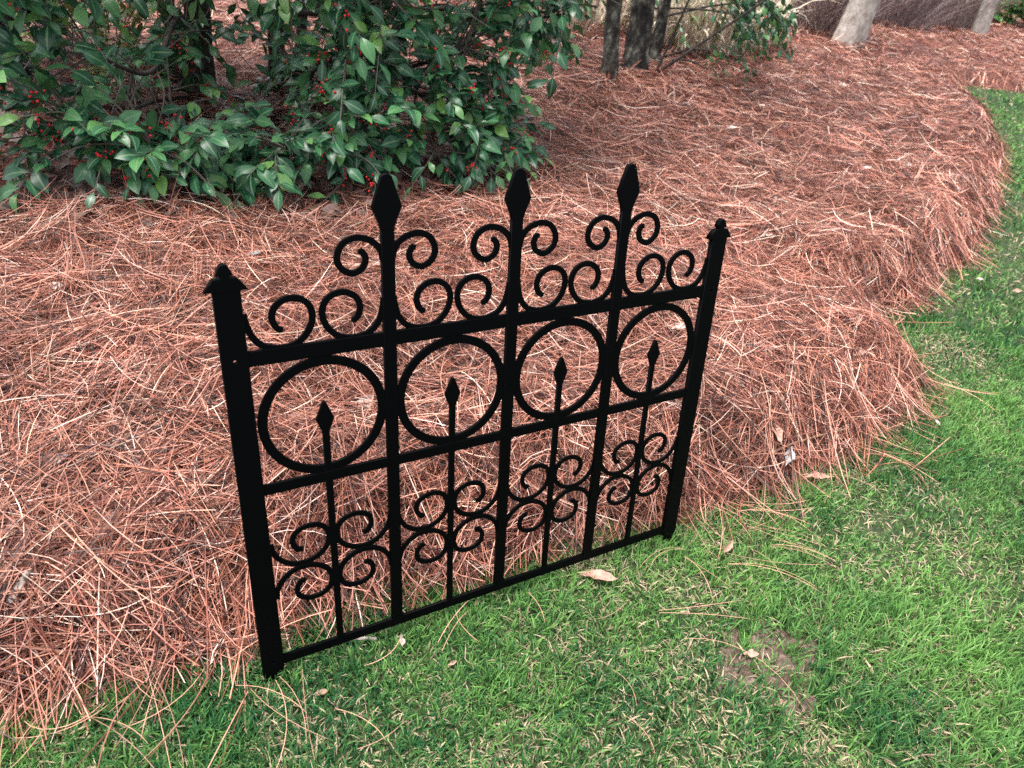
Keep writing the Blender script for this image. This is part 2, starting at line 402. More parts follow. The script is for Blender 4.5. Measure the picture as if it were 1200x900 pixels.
B = [(0.0080, 0.642), (0.0095, 0.629), (0.0165, 0.6065), (0.0318, 0.5900), (0.0555, 0.5842), (0.0795, 0.5895), (0.0965, 0.6065), (0.1030, 0.6271), (0.0985, 0.6453), (0.0846, 0.6561), (0.0664, 0.6570), (0.0508, 0.6470), (0.0456, 0.6318), (0.0495, 0.6180), (0.0571, 0.6112)]
for k, uc in enumerate(BAYS):
    lo = 0.0110 if k == 0 else BARS[k - 1]; hi = BARS[k] if k < 3 else Wp - 0.0110
    for o0, s in ((lo, 1), (hi, -1)):
        plate('lower_scroll', [strip([(o0 + s * a, b) for a, b in B], 0.0098)], 0.0046 if s > 0 else 0.0048, panel)
    plate('ring', [circ(uc, 0.4604, 0.1012, 72), circ(uc, 0.4604, 0.0868, 72)], 0.0054, panel)
    sb = plate('short_bar', [[(uc - 0.0056, -0.010), (uc + 0.0056, -0.010), (uc + 0.0056, 0.434), (uc - 0.0056, 0.434)]], 0.0058, panel)
    plate('spear_point', [[(uc - 0.0056, 0.4325), (uc + 0.0056, 0.4325), (uc + 0.0144, 0.4560), (uc + 0.0030, 0.4845), (uc, 0.4866), (uc - 0.0030, 0.4845), (uc - 0.0144, 0.4560)]], 0.0061, sb)
    Cc = [(0.1025, 0.2450), (0.1000, 0.2290), (0.0925, 0.2140), (0.0805, 0.2015), (0.0630, 0.1935), (0.0378, 0.1945), (0.0156, 0.2088), (0.0072, 0.2298), (0.0112, 0.2500), (0.0262, 0.2617), (0.0476, 0.2627), (0.0640, 0.2525), (0.0672, 0.2360), (0.0600, 0.2225), (0.0530, 0.2215)]
    for s in (-1, 1):
        for fl in (1, -1):
            pts = [(uc + s * a, b if fl > 0 else 2 * 0.1885 - b) for a, b in Cc]
            plate('side_scroll', [strip(pts, 0.0092)], {(-1, 1): .0036, (1, 1): .0038, (-1, -1): .0040, (1, -1): .0041}[(s, fl)], panel)

# ------------------------------------------------------------------ pine straw (ground cover nobody could count)
def needle_curves(cx, cy, L, ang, curve, o0, oc, o1, k):
    n = len(cx); t = np.linspace(-0.5, 0.5, k)[None, :]
    th = ang[:, None] + curve[:, None] * t
    X = cx[:, None] + L[:, None] * t * np.cos(ang[:, None] + curve[:, None] * t * 0.5)
    Y = cy[:, None] + L[:, None] * t * np.sin(ang[:, None] + curve[:, None] * t * 0.5)
    z0 = ground_z(X[:, 0], Y[:, 0]) + o0; z1 = ground_z(X[:, -1], Y[:, -1]) + o1; zc = ground_z(cx, cy) + oc
    zc = np.maximum(zc, 0.5 * (z0 + z1) - 0.02)
    tt = t + 0.5
    Z = z0[:, None] * (1 - tt) * (1 - 2 * tt) + 4 * zc[:, None] * tt * (1 - tt) + z1[:, None] * tt * (2 * tt - 1)
    return np.stack([X, Y, Z], -1)

PAL = np.array([(0.030, 0.012, 0.009), (0.13, 0.043, 0.027), (0.31, 0.115, 0.076), (0.52, 0.245, 0.175), (0.73, 0.51, 0.41)])
def needle_colours(n, p=(0.24, 0.25, 0.25, 0.20, 0.06)):
    i = rng.choice(len(PAL), n, p=p); c = PAL[i] * rng.uniform(0.75, 1.25, (n, 1)) * rng.uniform(0.94, 1.06, (n, 3))
    return np.clip(c, 0.01, 0.85)

def in_view(x, y, z=0.05, mx=0.25):
    d = np.stack([x, y, np.full_like(x, z)], -1) - CAM; c = d @ M.T
    return (c[:, 2] > 0.2) & (np.abs(c[:, 0] / c[:, 2]) < 0.706 * (1 + mx)) & (c[:, 1] / c[:, 2] > -0.53 * (1 + mx) - .1) & (c[:, 1] / c[:, 2] < 0.53 * (1 + mx))

def sample_ground(n, rmin, rmax, power):
    """points thinning out with distance from where the photographer stands"""
    r = np.geomspace(rmin, rmax, 4000); w = r ** (2 - power)          # area element r dr, density r^-power, log spacing
    c = np.cumsum(w); c /= c[-1]
    rr = np.interp(rng.random(n), c, r); aa = rng.uniform(-0.95, 0.95, n)
    p = CAM[:2] + rr[:, None] * (np.cos(aa)[:, None] * FWD + np.sin(aa)[:, None] * RGT)
    return p[:, 0], p[:, 1], rr

def clear_panel(P):
    """needles lie behind or in front of the fence panel, never through it"""
    X, Y, Z = P[..., 0], P[..., 1], P[..., 2]
    rel = Y - Z * math.tan(LEAN); near = (X > -.05) & (X < .95) & (Z < .9)
    lo = np.where(near, rel, 9).min(1); hi = np.where(near, rel, -9).max(1)
    mid = rel[:, rel.shape[1] // 2] > 0
    P[..., 1] += np.where(mid, np.clip(.016 - lo, 0, None), -np.clip(hi + .016, 0, None))[:, None]
    return P

def straw(name, n, rmin, rmax, power, k, depth, wscale, label):
    x, y, r = sample_ground(n, rmin, rmax, power)
    d = bed_d(x, y); keep = (d > -0.16) & in_view(x, y) & ((d > -.01) | (rng.random(n) < .10 * np.clip(1 + d / .16, 0, 1)))
    # edge: fewer; under the holly the straw thins out
    keep &= rng.random(n) < np.clip(0.45 + d / 0.08, 0.3, 1)
    keep &= ~((y < .035) & (x > -.04) & (x < .95))
    keep &= rng.random(n) < np.where(under_holly(x, y), 0.08, 1.0)
    x, y, r, d = x[keep], y[keep], r[keep], d[keep]
    # bundles of needles from one sheath
    m = 3; x = np.repeat(x, m); y = np.repeat(y, m); r = np.repeat(r, m); n0 = len(x) // m
    flow = noise(x * 1.3, y * 1.3, 31) * 3.4 + noise(x * 4, y * 4, 32) * 1.2
    e_ = .02; gx_ = bed_d(x + e_, y) - bed_d(x - e_, y); gy_ = bed_d(x, y + e_) - bed_d(x, y - e_); dd_ = np.repeat(d, m)
    tang = np.arctan2(gx_, -gy_)                                       # along the bed's edge
    flow = np.where((dd_ < .30) & (np.repeat(rng.random(n0), m) < .6), tang * 1.0, flow)
    ang = flow + np.repeat(rng.normal(0, 1.15, n0), m) + rng.normal(0, 0.11, len(x))
    L = np.repeat(rng.uniform(0.15, 0.29, n0), m) * rng.uniform(0.85, 1.05, len(x))
    jx = np.repeat(rng.normal(0, .01, n0), m) + rng.normal(0, .006, len(x)); jy = rng.normal(0, .006, len(x))
    curve = np.repeat(rng.normal(0, 0.5, n0), m) + rng.normal(0, .22, len(x))
    lay = np.repeat(rng.uniform(-0.012, 0.040, n0), m) + 0.014 * noise(x * 8, y * 8, 43)
    o0 = lay + rng.normal(0, 0.018, len(x)); o1 = lay + rng.normal(0, 0.018, len(x)) + np.where(np.repeat(rng.random(n0), m) < 0.07, np.repeat(rng.uniform(.02, .09, n0), m), 0)
    oc = lay + rng.normal(0.003, 0.006, len(x))
    P = needle_curves(x + jx, y + jy, L, ang, curve, np.maximum(o0, -.012), oc, np.maximum(o1, -.012), k)
    P = clear_panel(P)
    fat = 0.00092 * wscale * np.clip(r / 2.4, 1, None) ** 0.72
    Wd = np.repeat(fat[:, None], k, 1) * rng.uniform(.8, 1.2, (len(x), 1)); Wd[:, -1] *= 0.35; Wd[:, 0] *= 0.8
    up = norm(np.stack([rng.normal(0, .7, len(x)), rng.normal(0, .7, len(x)), np.ones(len(x))], -1))
    C = needle_colours(len(x))
    big = 1 + 0.18 * noise(x * 1.7, y * 1.7, 41) + 0.20 * noise(x * 7, y * 7, 42)     # weathering in patches
    C = np.clip(C * big[:, None], .01, .85)
    V, Q, CC = ribbons(P, Wd, up, depth, C)
    o = link(name, mesh_np(name, V, Q, CC), m_needle)
    tag(o, label, 'pine straw', kind='stuff')
    return len(x)
n1 = straw('pine_straw', 46000, 0.5, 3.3, 0.9, 6, 0.0, 0.92, 'reddish brown pine needles heaped over the near bed')
n2 = straw('pine_straw', 80000, 3.2, 24, 1.9, 3, 0.0, 1.0, 'reddish brown pine needles spread over the far bed')
print('needles', n1, n2)

# ------------------------------------------------------------------ grass (uncountable)
SOIL = at(905, 785); 
def soil_f(x, y):
    a = x - SOIL[0]; b_ = y - SOIL[1]
    u = a * M[0][0] + b_ * M[0][1]; v = a * FWD[0] + b_ * FWD[1]
    return np.hypot(u / 0.072, v / 0.085) + 0.9 * noise(x * 22, y * 22, 77) + .4 * noise(x * 60, y * 60, 76)

def grass(name, n, rmin, rmax, power, hscale, wscale, label):
    x, y, r = sample_ground(n, rmin, rmax, power)
    d = bed_d(x, y)
    keep = (d < 0.045) & in_view(x, y, -0.04, 0.3)
    keep &= (soil_f(x, y) > 1.0) | (rng.random(n) < 0.22)
    thin = noise(x * 3.1, y * 3.1, 51) * .5 + noise(x * 11, y * 11, 52) * .5
    keep &= rng.random(n) < np.clip(0.85 + 0.6 * thin, 0.35, 1)
    x, y, r, thin = x[keep], y[keep], r[keep], thin[keep]; n = len(x)
    # blades grow in small tufts
    tx = np.round(x / 0.022) * 0.022 + 0.009 * noise(np.round(x / .022) * 3.3, np.round(y / .022) * 3.3, 5)
    ty = np.round(y / 0.022) * 0.022 + 0.009 * noise(np.round(x / .022) * 3.3, np.round(y / .022) * 3.3, 6)
    x = x * 0.6 + tx * 0.4; y = y * 0.6 + ty * 0.4
    away = np.arctan2(y - ty, x - tx)
    az_ = away + rng.normal(0, 1.0, n)
    L = rng.uniform(0.018, 0.040, n) * hscale * (1 + 0.35 * noise(x * 5, y * 5, 53))
    dead = rng.random(n) < np.clip(0.16 - 0.30 * thin + 0.22 * (noise(x * 7, y * 7, 54) > 0.45), 0.04, 0.6)
    tilt = np.where(dead, rng.uniform(0.9, 1.5, n), np.abs(rng.normal(0.55, 0.35, n)))
    k = 4; t = np.linspace(0, 1, k)[None, :]
    ph = tilt[:, None] * (0.45 + 0.9 * t)                      # bends over towards the tip
    dh = np.cumsum(np.sin(ph) * L[:, None] / (k - 1), 1) - np.sin(ph[:, :1]) * L[:, None] / (k - 1)
    dv = np.cumsum(np.cos(ph) * L[:, None] / (k - 1), 1) - np.cos(ph[:, :1]) * L[:, None] / (k - 1)
    z = lawn_z(x, y) - 0.002
    P = np.stack([x[:, None] + dh * np.cos(az_)[:, None], y[:, None] + dh * np.sin(az_)[:, None], np.maximum(z[:, None] + dv, z[:, None] + .001 * t)], -1)
    Wd = (0.00115 * wscale * np.clip(r / 2.2, 1, None) ** .8)[:, None] * np.array([[0.8, 1.0, 0.75, 0.08]]) * rng.uniform(.55, 1.5, (n, 1))
    up = np.stack([-np.cos(az_) + rng.normal(0, .5, n), -np.sin(az_) + rng.normal(0, .5, n), 0.6 + 0 * x], -1)
    g = np.clip(0.50 + 0.40 * noise(x * 2.2, y * 2.2, 55) + 0.25 * noise(x * 9, y * 9, 56) + rng.normal(0, .30, n), 0, 1)[:, None]
    C = (1 - g) * np.array([[0.019, 0.100, 0.036]]) + g * np.array([[0.18, 0.36, 0.088]])
    dc = np.array([[0.42, 0.34, 0.22]]) * rng.uniform(.6, 1.35, (n, 1))
    C = np.where(dead[:, None], dc, C)
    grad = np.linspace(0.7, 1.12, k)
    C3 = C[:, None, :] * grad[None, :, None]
    T = norm(np.gradient(P, axis=1)); S = norm(np.cross(T, norm(up)[:, None, :]))
    Vv = np.stack([P - S * Wd[..., None], P + S * Wd[..., None]], 2).reshape(-1, 3)
    i = (np.arange(n) * k * 2)[:, None] + (np.arange(k - 1) * 2)[None, :]
    Q = np.stack([i, i + 1, i + 3, i + 2], -1).reshape(-1, 4)
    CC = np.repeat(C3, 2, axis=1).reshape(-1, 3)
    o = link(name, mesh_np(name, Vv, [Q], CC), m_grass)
    tag(o, label, 'grass', kind='stuff'); return n
n3 = grass('grass', 340000, 0.4, 3.2, 0.7, 1.15, 1.1, 'short green and tan lawn blades in front of the fence panel')
n4 = grass('grass', 330000, 3.1, 18, 1.6, 1.1, 1.5, 'short green lawn blades along the far bed edge')
print('blades', n3, n4)

# bare soil patch in the lawn
gx = np.linspace(-0.16, 0.16, 41); GX, GY = np.meshgrid(gx, gx, indexing='ij')
X = SOIL[0] + GX.ravel(); Y = SOIL[1] + GY.ravel(); sf = soil_f(X, Y)
Z = lawn_z(X, Y) + 0.0045 * np.clip((1.35 - sf) / .25, -2, 1) + 0.003 * noise(X * 60, Y * 60, 78) + .0015 * noise(X * 150, Y * 150, 79)
i = (np.arange(40)[:, None] * 41 + np.arange(40)[None, :]); Q = np.stack([i, i + 41, i + 42, i + 1], -1).reshape(-1, 4)
Q = Q[sf[Q].min(1) < 1.5]
tag(link('soil_patch', mesh_np('soil_patch', np.stack([X, Y, Z], -1), [Q]), m_bare), 'bare brown soil patch in the lawn', kind='structure')

# ------------------------------------------------------------------ leaves
def leaf_mesh(name, L=1.0, w=0.21, droop=0.25, fold=0.25, twist=0.0, rows=8, wave=0.0, seed=0, across=3):
    """blade along +X from the stalk, unit length, upper side +Z"""
    r_ = np.random.default_rng(seed)
    t = np.linspace(0, 1, rows); prof = np.sin(math.pi * np.clip(t, 0, 1) ** 1.02) ** 1.05; prof[0] = 0.05; prof[-1] = 0.0
    prof = prof * (1 + 0.06 * r_.uniform(-1, 1, rows))
    X = t; Zc = -droop * t ** 2 + 0.06 * np.sin(math.pi * t)
    a = np.linspace(-1, 1, across); V = []; rib = []
    for i in range(rows):
        tw = twist * t[i]
        for q in a:
            yy = q * prof[i] * w; zz = fold * abs(yy) + wave * (r_.uniform(-1, 1) if abs(q) > .1 else 0) * w
            V.append((X[i], yy * math.cos(tw) - zz * math.sin(tw), Zc[i] + yy * math.sin(tw) + zz * math.cos(tw))); rib.append(1 - abs(q))
    V = [((v[0] * 0.93 + 0.07) * L, v[1] * L, v[2] * L) for v in V]
    n = len(V); V += [(0, -0.008 * L, 0.0), (0, 0.008 * L, 0.0)]; rib += [1, 1]
    c = across; i = (np.arange(rows - 1)[:, None] * c + np.arange(c - 1)[None, :])
    Q = np.stack([i, i + c, i + c + 1, i + 1], -1).reshape(-1, 4)
    V = np.array(V); Q2 = np.array([[n, 0, c - 1, n + 1]])
    return V, np.vstack([Q, Q2]), np.array(rib)

LEAFS = [leaf_mesh('leaf', w=w, droop=dr, fold=fo, twist=tw, seed=s, wave=.05) for s, (w, dr, fo, tw) in enumerate(((.225, .12, .16, .1), (.24, .24, .25, -.15), (.20, .05, .14, .2), (.23, .34, .32, -.1), (.25, .15, .10, .0), (.215, -.06, .24, .3)))]

def leaf_data(var, mat_, name='leaf'):
    V, Q, rib = LEAFS[var]; me = mesh_np(name, V, [Q])
    a = me.attributes.new('rib', 'FLOAT', 'POINT'); a.data.foreach_set('value', rib.astype(np.float32))
    me.materials.append(mat_); return me

def leaf_frames(base, axis, up, size):
    x = norm(axis); y = norm(np.cross(up, x)); z = np.cross(x, y)
    return np.stack([x, y, z], -1) * size[:, None, None], base

def joined_leaves(name, R, T, var, mat_, parent, kind='stuff'):
    Vs, Qs, ribs, rnd = [], [], [], []; b0 = 0
    for v in range(len(LEAFS)):
        idx = np.where(var == v)[0]
        if not len(idx): continue
        V, Q, rib = LEAFS[v]
        W_ = np.einsum('nij,kj->nki', R[idx], V) + T[idx][:, None, :]
        Vs.append(W_.reshape(-1, 3)); k = len(V)
        Qs.append((Q[None] + (np.arange(len(idx)) * k)[:, None, None]).reshape(-1, 4) + b0); b0 += k * len(idx)
        ribs.append(np.tile(rib, len(idx))); rnd.append(np.repeat(rng.random(len(idx)), k))
    me = mesh_np(name, np.vstack(Vs), [np.vstack(Qs)])
    for an, val in (('rib', np.concatenate(ribs)), ('leaf_rand', np.concatenate(rnd))):
        a = me.attributes.new(an, 'FLOAT', 'POINT'); a.data.foreach_set('value', val.astype(np.float32))
    o = link(name, me, mat_, parent)
    if kind: o['kind'] = kind
    return o

def ico():
    import bmesh
    bm = bmesh.new(); bmesh.ops.create_icosphere(bm, subdivisions=1, radius=1.0)
    V = np.array([v.co[:] for v in bm.verts]); Fc = np.array([[v.index for v in f.verts] for f in bm.faces]); bm.free(); return V, Fc
ICO = ico()

class Plant:
    """sprays (twig + alternate leaves) collected, then split into parts"""
    def __init__(s): s.twigs = []; s.b = []; s.ax = []; s.up = []; s.sz = []; s.berries = []
    def spray(s, p0, p1, n, size, berries=0, r0=0.004, sag=0.05, out=None, leaf_from=0.35):
        p0 = np.asarray(p0, float); p1 = np.asarray(p1, float); L = np.linalg.norm(p1 - p0)
        mid = (p0 + p1) / 2 + rng.normal(0, 0.06 * L, 3) + np.array([0, 0, sag * L * 2])
        C = catmull([p0, mid, p1], 6); s.twigs.append((C, np.linspace(r0, 0.0012, len(C))))
        T = norm(np.gradient(C, axis=0))
        side0 = rng.uniform(0, 6.28)
        for i in range(n):
            f = leaf_from + (1 - leaf_from) * (i + rng.uniform(0, .7)) / n; f = min(f, 1.0); j = f * (len(C) - 1); a = int(min(j, len(C) - 2)); q = j - a
            pt = C[a] * (1 - q) + C[a + 1] * q; t = T[a]
            u = np.array([0, 0, 1.0]); sv = norm(np.cross(t, u)); bv = np.cross(sv, t)
            ph = (0 if i % 2 else math.pi) + rng.normal(0, .55)
            o_ = sv * math.cos(ph) + bv * math.sin(ph) * .6
            spread = rng.uniform(.55, 1.2) if i < n - 1 else .15
            ax = norm(t * math.cos(spread) + o_ * math.sin(spread) + np.array([0, 0, -.12]))
            upv = np.array([0, 0, 1.0]) + rng.normal(0, .5, 3) + (0.6 * out if out is not None else 0)
            s.b.append(pt); s.ax.append(ax); s.up.append(upv); s.sz.append(size * rng.uniform(.65, 1.15))
        for c in range(berries):
            j = rng.integers(int(len(C) * .35), len(C) - 1)
            for k in range(rng.integers(1, 7)):
                s.berries.append(C[j] + rng.normal(0, .012, 3) + (.022 * out if out is not None else np.array([0, 0, -.004])))
    def frames(s):
        R, T = leaf_frames(np.array(s.b), np.array(s.ax), np.array(s.up), np.array(s.sz)); return R, T

def build_berries(pl, parent, r=0.0049):
    if not pl.berries: return
    V, Fc = ICO; B_ = np.array(pl.berries); n = len(B_)
    rr = rng.uniform(.8, 1.15, n) * r
    W_ = (V[None] * rr[:, None, None] + B_[:, None, :]).reshape(-1, 3); Q = (Fc[None] + (np.arange(n) * len(V))[:, None, None]).reshape(-1, 3)
    link('berries', mesh_np('berries', W_, [Q]), m_berry, parent)['kind'] = 'stuff'

def twig_part(pl, parent, name='twigs', c0=(0.10, 0.085, 0.07), sides=4, mat_=None):
    V, Q = tubes(pl.twigs, sides, 3)
    per = np.concatenate([np.full(len(p) * sides, rng.uniform(.6, 1.7)) for p, _ in pl.twigs])
    C = np.array(c0)[None] * per[:, None]
    link(name, mesh_np(name, V, Q, C), m_twig, parent)['kind'] = 'stuff'

def branch(parent, name, pts, r0, r1, mat_, sides=9, rough=.08, n=7, flare=0.0):
    C = catmull(pts, n); rad = np.linspace(r0, r1, len(C)); 
    if flare: rad = rad * (1 + flare * np.exp(-np.linspace(0, 12, len(C))))
    V, Q = tubes([(C, rad)], sides, random.randint(0, 999), rough)
    return link(name, mesh_np(name, V, Q), mat_, parent)

# ---- holly shrub at the upper left
hb = hp(300, 1.0)
holly = empty('holly_shrub', tuple(hb))
tag(holly, 'large dark green holly shrub with red berries behind the fence panel', 'shrub')
H = Plant()
trunks = []
for (px, row, r, top) in ((236, 118, 0.062, (0.05, .15, 1.9)), (325, 108, 0.042, (-.12, .1, 1.8)), (212, 96, 0.035, (-.25, .2, 1.7)), (348, 92, .03, (.3, .1, 1.7)), (30, 105, .035, (-.2, .1, 1.6)), (455, 105, .03, (.2, .1, 1.7))):
    b0 = at(px, row, -0.05)
    pts = [b0, b0 + np.array([top[0] * .15, top[1] * .2, top[2] * .3]) + rng.normal(0, .02, 3), b0 + np.array([top[0] * .6, top[1] * .6, top[2] * .65]) + rng.normal(0, .04, 3), b0 + np.array(top)]
    trunks.append((catmull(pts, 8), r)); branch(holly, 'stem', pts, r, r * .45, m_bark_dark, flare=.35)
limbs = []
def limb(pl, tr, f, end, r, parent, bend=0.06, mat_=m_bark_dark, name='branch'):
    C, _ = tr; a = C[int(f * (len(C) - 1))]; e = np.asarray(end, float); L = np.linalg.norm(e - a)
    m1 = a * .66 + e * .34 + rng.normal(0, bend * L, 3); m2 = a * .33 + e * .67 + rng.normal(0, bend * L, 3)
    pts = [a, m1, m2, e]; branch(parent, name, pts, r, r * .4, mat_, 7)
    limbs.append(catmull(pts, 8))
# limbs reach forward and sideways, as seen through the open middle
for ti, f, px, back, z, r in ((0, .22, 120, .4, .42, .014), (0, .3, 60, .5, .62, .015), (0, .35, 230, .3, .72, .013), (1, .18, 400, .4, .45, .018), (1, .28, 440, .3, .66, .016),
                          (1, .12, 480, .4, .30, .014), (1, .4, 330, .2, .80, .012), (2, .3, 20, .4, .5, .014), (3, .25, 520, .4, .5, .016), (3, .4, 590, .5, .8, .014), (5, .12, 560, .25, .25, .012),
                          (0, .08, 180, .2, .16, .009), (1, .08, 330, .2, .16, .009), (4, .2, -60, .4, .5, .015), (5, .3, 620, .7, .6, .014), (0, .06, 110, .25, .14, .009), (3, .06, 420, .2, .15, .009), (5, .06, 500, .2, .15, .009), (4, .35, 0, .3, .8, .012), (0, .42, 130, .3, .85, .012)):
    limb(H, trunks[ti], f, hp(px, back, z), r, holly)
limb_pts = np.vstack([l[len(l) // 3:] for l in limbs])
def near_limb(p):
    dd = np.linalg.norm(limb_pts - p, axis=1); c = np.argsort(dd)[:14]
    return limb_pts[rng.choice(c)]
def zone(n, px0, px1, b0, b1, z0, z1, nl=(7, 11), size=0.085, berries=0.36):
    for k in range(n):
        p = hp(rng.uniform(px0, px1), rng.uniform(b0, b1), rng.uniform(z0, z1))
        st = near_limb(p).copy(); v = p - st; L = np.linalg.norm(v)
        if L > .5: st = p - v / L * rng.uniform(.3, .5)
        if L < .18: st = p + np.array([*(FWD * rng.uniform(.18, .3) + RGT * rng.uniform(-.15, .15)), rng.uniform(-.12, .08)])
        st[2] = max(st[2], gz(st[0], st[1]) + .03)
        H.spray(st, p, int(rng.integers(*nl)), size, berries=int(rng.random() < berries) * int(rng.integers(1, 4)), out=np.array([-FWD[0], -FWD[1], 0.2]))
# low skirt of foliage above the straw
zone(44, 85, 300, .0, .35, .03, .27)
zone(30, 240, 420, .0, .35, .03, .29)
zone(56, 380, 600, .0, .4, .03, .40)
zone(12, 90, 620, -.05, .15, .02, .10, (4, 7), .07)
zone(22, 545, 632, .05, .4, .06, .45)
zone(5, 585, 640, -.12, 0, .02, .07, (4, 6), .07)
zone(50, -80, 50, .0, .4, .08, .85)
zone(20, 0, 90, .1, .5, .3, .75)
zone(12, 60, 130, .1, .5, .5, .85)
# right mass, dense
zone(170, 345, 600, .1, .8, .28, 1.0)
zone(44, 540, 640, .2, .9, .3, 1.0)
# top band
zone(64, -40, 380, .05, .6, .70, 1.02)
zone(20, 60, 330, .3, .9, .42, .68)
# above the frame, keeps the inside in shade
zone(190, -250, 680, .25, 2.0, 1.04, 1.75, size=.125)
zone(130, -150, 640, 1.2, 2.1, .25, 1.0, size=.085)
zone(40, 20, 340, .7, 1.3, .05, .35)
zone(75, -40, 400, .9, 1.7, .15, .85, size=.085)
zone(90, -150, 640, .6, 2.0, 1.04, 1.5, size=.125)
for k in range(220):       # bare inner twigs
    st = limb_pts[rng.integers(len(limb_pts))]; e = st + rng.normal(0, .22, 3); e[2] = max(e[2], gz(e[0], e[1]) + .03)
    m_ = (st + e) / 2 + rng.normal(0, .05, 3); C_ = catmull([st, m_, e], 5); H.twigs.append((C_, np.linspace(rng.uniform(.002, .005), .0012, len(C_))))
R, T = H.frames(); nL = len(T); var = rng.integers(0, len(LEAFS), nL)
# the leaves that show largest in the picture are single parts, the rest one mass
c = (T - CAM) @ M.T; px = 600 + F * c[:, 0] / c[:, 2]; py = 450 + F * c[:, 1] / c[:, 2]
score = np.where((px > -10) & (px < 700) & (py > -12) & (py < 300), np.array(H.sz) / c[:, 2], 0)
order = np.argsort(-score); single = order[:300]; rest = order[300:]
leafdata = [leaf_data(v, m_holly) for v in range(len(LEAFS))]
inv = Matrix.Translation(-holly.location)
for q in single:
    o = bpy.data.objects.new('leaf', leafdata[var[q]]); col.objects.link(o); o.parent = holly
    Mw = Matrix(((*R[q][0], T[q][0]), (*R[q][1], T[q][1]), (*R[q][2], T[q][2]), (0, 0, 0, 1)))
    o.matrix_parent_inverse = inv; o.matrix_basis = Mw
joined_leaves('foliage', R[rest], T[rest], var[rest], m_holly, holly)
twig_part(H, holly); build_berries(H, holly)
print('holly leaves', nL)

# ---- yellow-green shrub behind it
Y_ = Plant(); yb = at(118, 84); ysh = empty('yellow_green_shrub', tuple(yb))
tag(ysh, 'yellow green leafy shrub glimpsed through the gap in the holly', 'shrub')
for k in range(60):
    a = rng.uniform(0, 6.28); rr = rng.uniform(.05, .4); z = rng.uniform(.05, .5)
    e = yb + np.array([rr * math.cos(a), rr * math.sin(a), z]); Y_.spray(yb + np.array([.1 * math.cos(a), .1 * math.sin(a), max(0.02, z - .25)]), e, 8, .06, r0=.003)
R, T = Y_.frames(); joined_leaves('foliage', R, T, rng.integers(0, 6, len(T)), m_yellow, ysh); twig_part(Y_, ysh)

# ---- multi-stemmed holly tree beyond
tb = t_b.copy(); htree = empty('holly_tree', tuple(tb)); tag(htree, 'holly tree with a clump of lichen grey trunks at its base', 'tree')
tr2 = []
for (p, r, top) in ((t_a, .052, (*(RGT * -.45), 2.6)), (t_b, .088, (*(RGT * -.35), 2.8)), (t_c, .046, (*(RGT * -.1), 2.6))):
    b0 = np.array([p[0], p[1], gz(p[0], p[1]) - .06])
    pts = [b0, b0 + np.array(top) * .3 + rng.normal(0, .015, 3), b0 + np.array(top) * .65 + rng.normal(0, .04, 3), b0 + np.array(top)]
    tr2.append((catmull(pts, 9), r)); branch(htree, 'trunk', pts, r, r * .5, m_bark_lichen, 14, .07, 9, .22)
T2 = Plant()
for px, z, r0 in ((800, .9, .012), (772, 1.3, .010)):      # thin stems that lean away
    b0 = at(768, 87); e = b0 + np.array([*(RGT * (.95 if px == 800 else .25)), z]); branch(htree, 'stem', [b0, b0 * .6 + e * .4 + rng.normal(0, .02, 3), e], r0, r0 * .5, m_bark_dark, 6)
for (px0, py0, dep0, px1, py1, dep1) in ((778, 66, 5.7, 842, 60, 5.5), (785, 70, 5.7, 830, 82, 5.5), (745, 10, 5.6, 890, 22, 5.3), (775, 20, 5.6, 905, 2, 5.4), (700, 8, 5.6, 640, 12, 5.3)):
    a = along(px0, py0, dep0); e = along(px1, py1, dep1); branch(htree, 'branch', [a, (a + e) / 2 + np.array([0, 0, .03]), e], .010, .005, m_bark_dark, 6)
def hang(n, px0, px1, py0, py1, d0, d1, nl=7, size=.075):
    for k in range(n):
        e = along(rng.uniform(px0, px1), rng.uniform(py0, py1), rng.uniform(d0, d1))
        a = e + np.array([*(-RGT * rng.uniform(.1, .3)), rng.uniform(.05, .25)]); T2.spray(a, e, nl, size, berries=int(rng.random() < .12), r0=.003)
hang(44, 862, 925, -20, 55, 5.0, 5.6); hang(16, 895, 932, 30, 72, 5.0, 5.4, 6); hang(14, 800, 890, 15, 55, 5.2, 5.7, 5)
hang(14, 828, 896, 78, 98, 5.2, 5.5, 4, .06); hang(30, 630, 695, -25, 22, 5.0, 5.8, 6); hang(22, 690, 800, -25, 8, 4.9, 5.6, 6); hang(5, 650, 690, 20, 62, 5.0, 5.4, 4)
for k in range(220):      # crown above the frame
    a = rng.uniform(0, 6.28); rr = 1.5 * math.sqrt(rng.random()); z = rng.uniform(.75, 2.6) if rr > .5 else rng.uniform(1.0, 2.7)
    e = tb + np.array([.25 + rr * math.cos(a), rr * math.sin(a), z + .1])
    cc_ = (e - CAM) @ M.T
    if 450 + F * cc_[1] / cc_[2] > -15: continue
    T2.spray(e - np.array([.3 * math.cos(a), .3 * math.sin(a), -.05]), e, 8, .085, r0=.004)
R, T = T2.frames(); var = rng.integers(0, len(LEAFS), len(T))
c = (T - CAM) @ M.T; py = 450 + F * c[:, 1] / c[:, 2]; px = 600 + F * c[:, 0] / c[:, 2]
vis = (py > -8); score = np.where(vis, 1 / c[:, 2], 0) * np.array(T2.sz); order = np.argsort(-score); ns = min(200, int(vis.sum()))
inv = Matrix.Translation(-htree.location)
for q in order[:ns]:
    o = bpy.data.objects.new('leaf', leafdata[var[q]]); col.objects.link(o); o.parent = htree
    o.matrix_parent_inverse = inv; o.matrix_basis = Matrix(((*R[q][0], T[q][0]), (*R[q][1], T[q][1]), (*R[q][2], T[q][2]), (0, 0, 0, 1)))
q = order[ns:]; joined_leaves('crown', R[q], T[q], var[q], m_holly, htree); twig_part(T2, htree); build_berries(T2, htree)

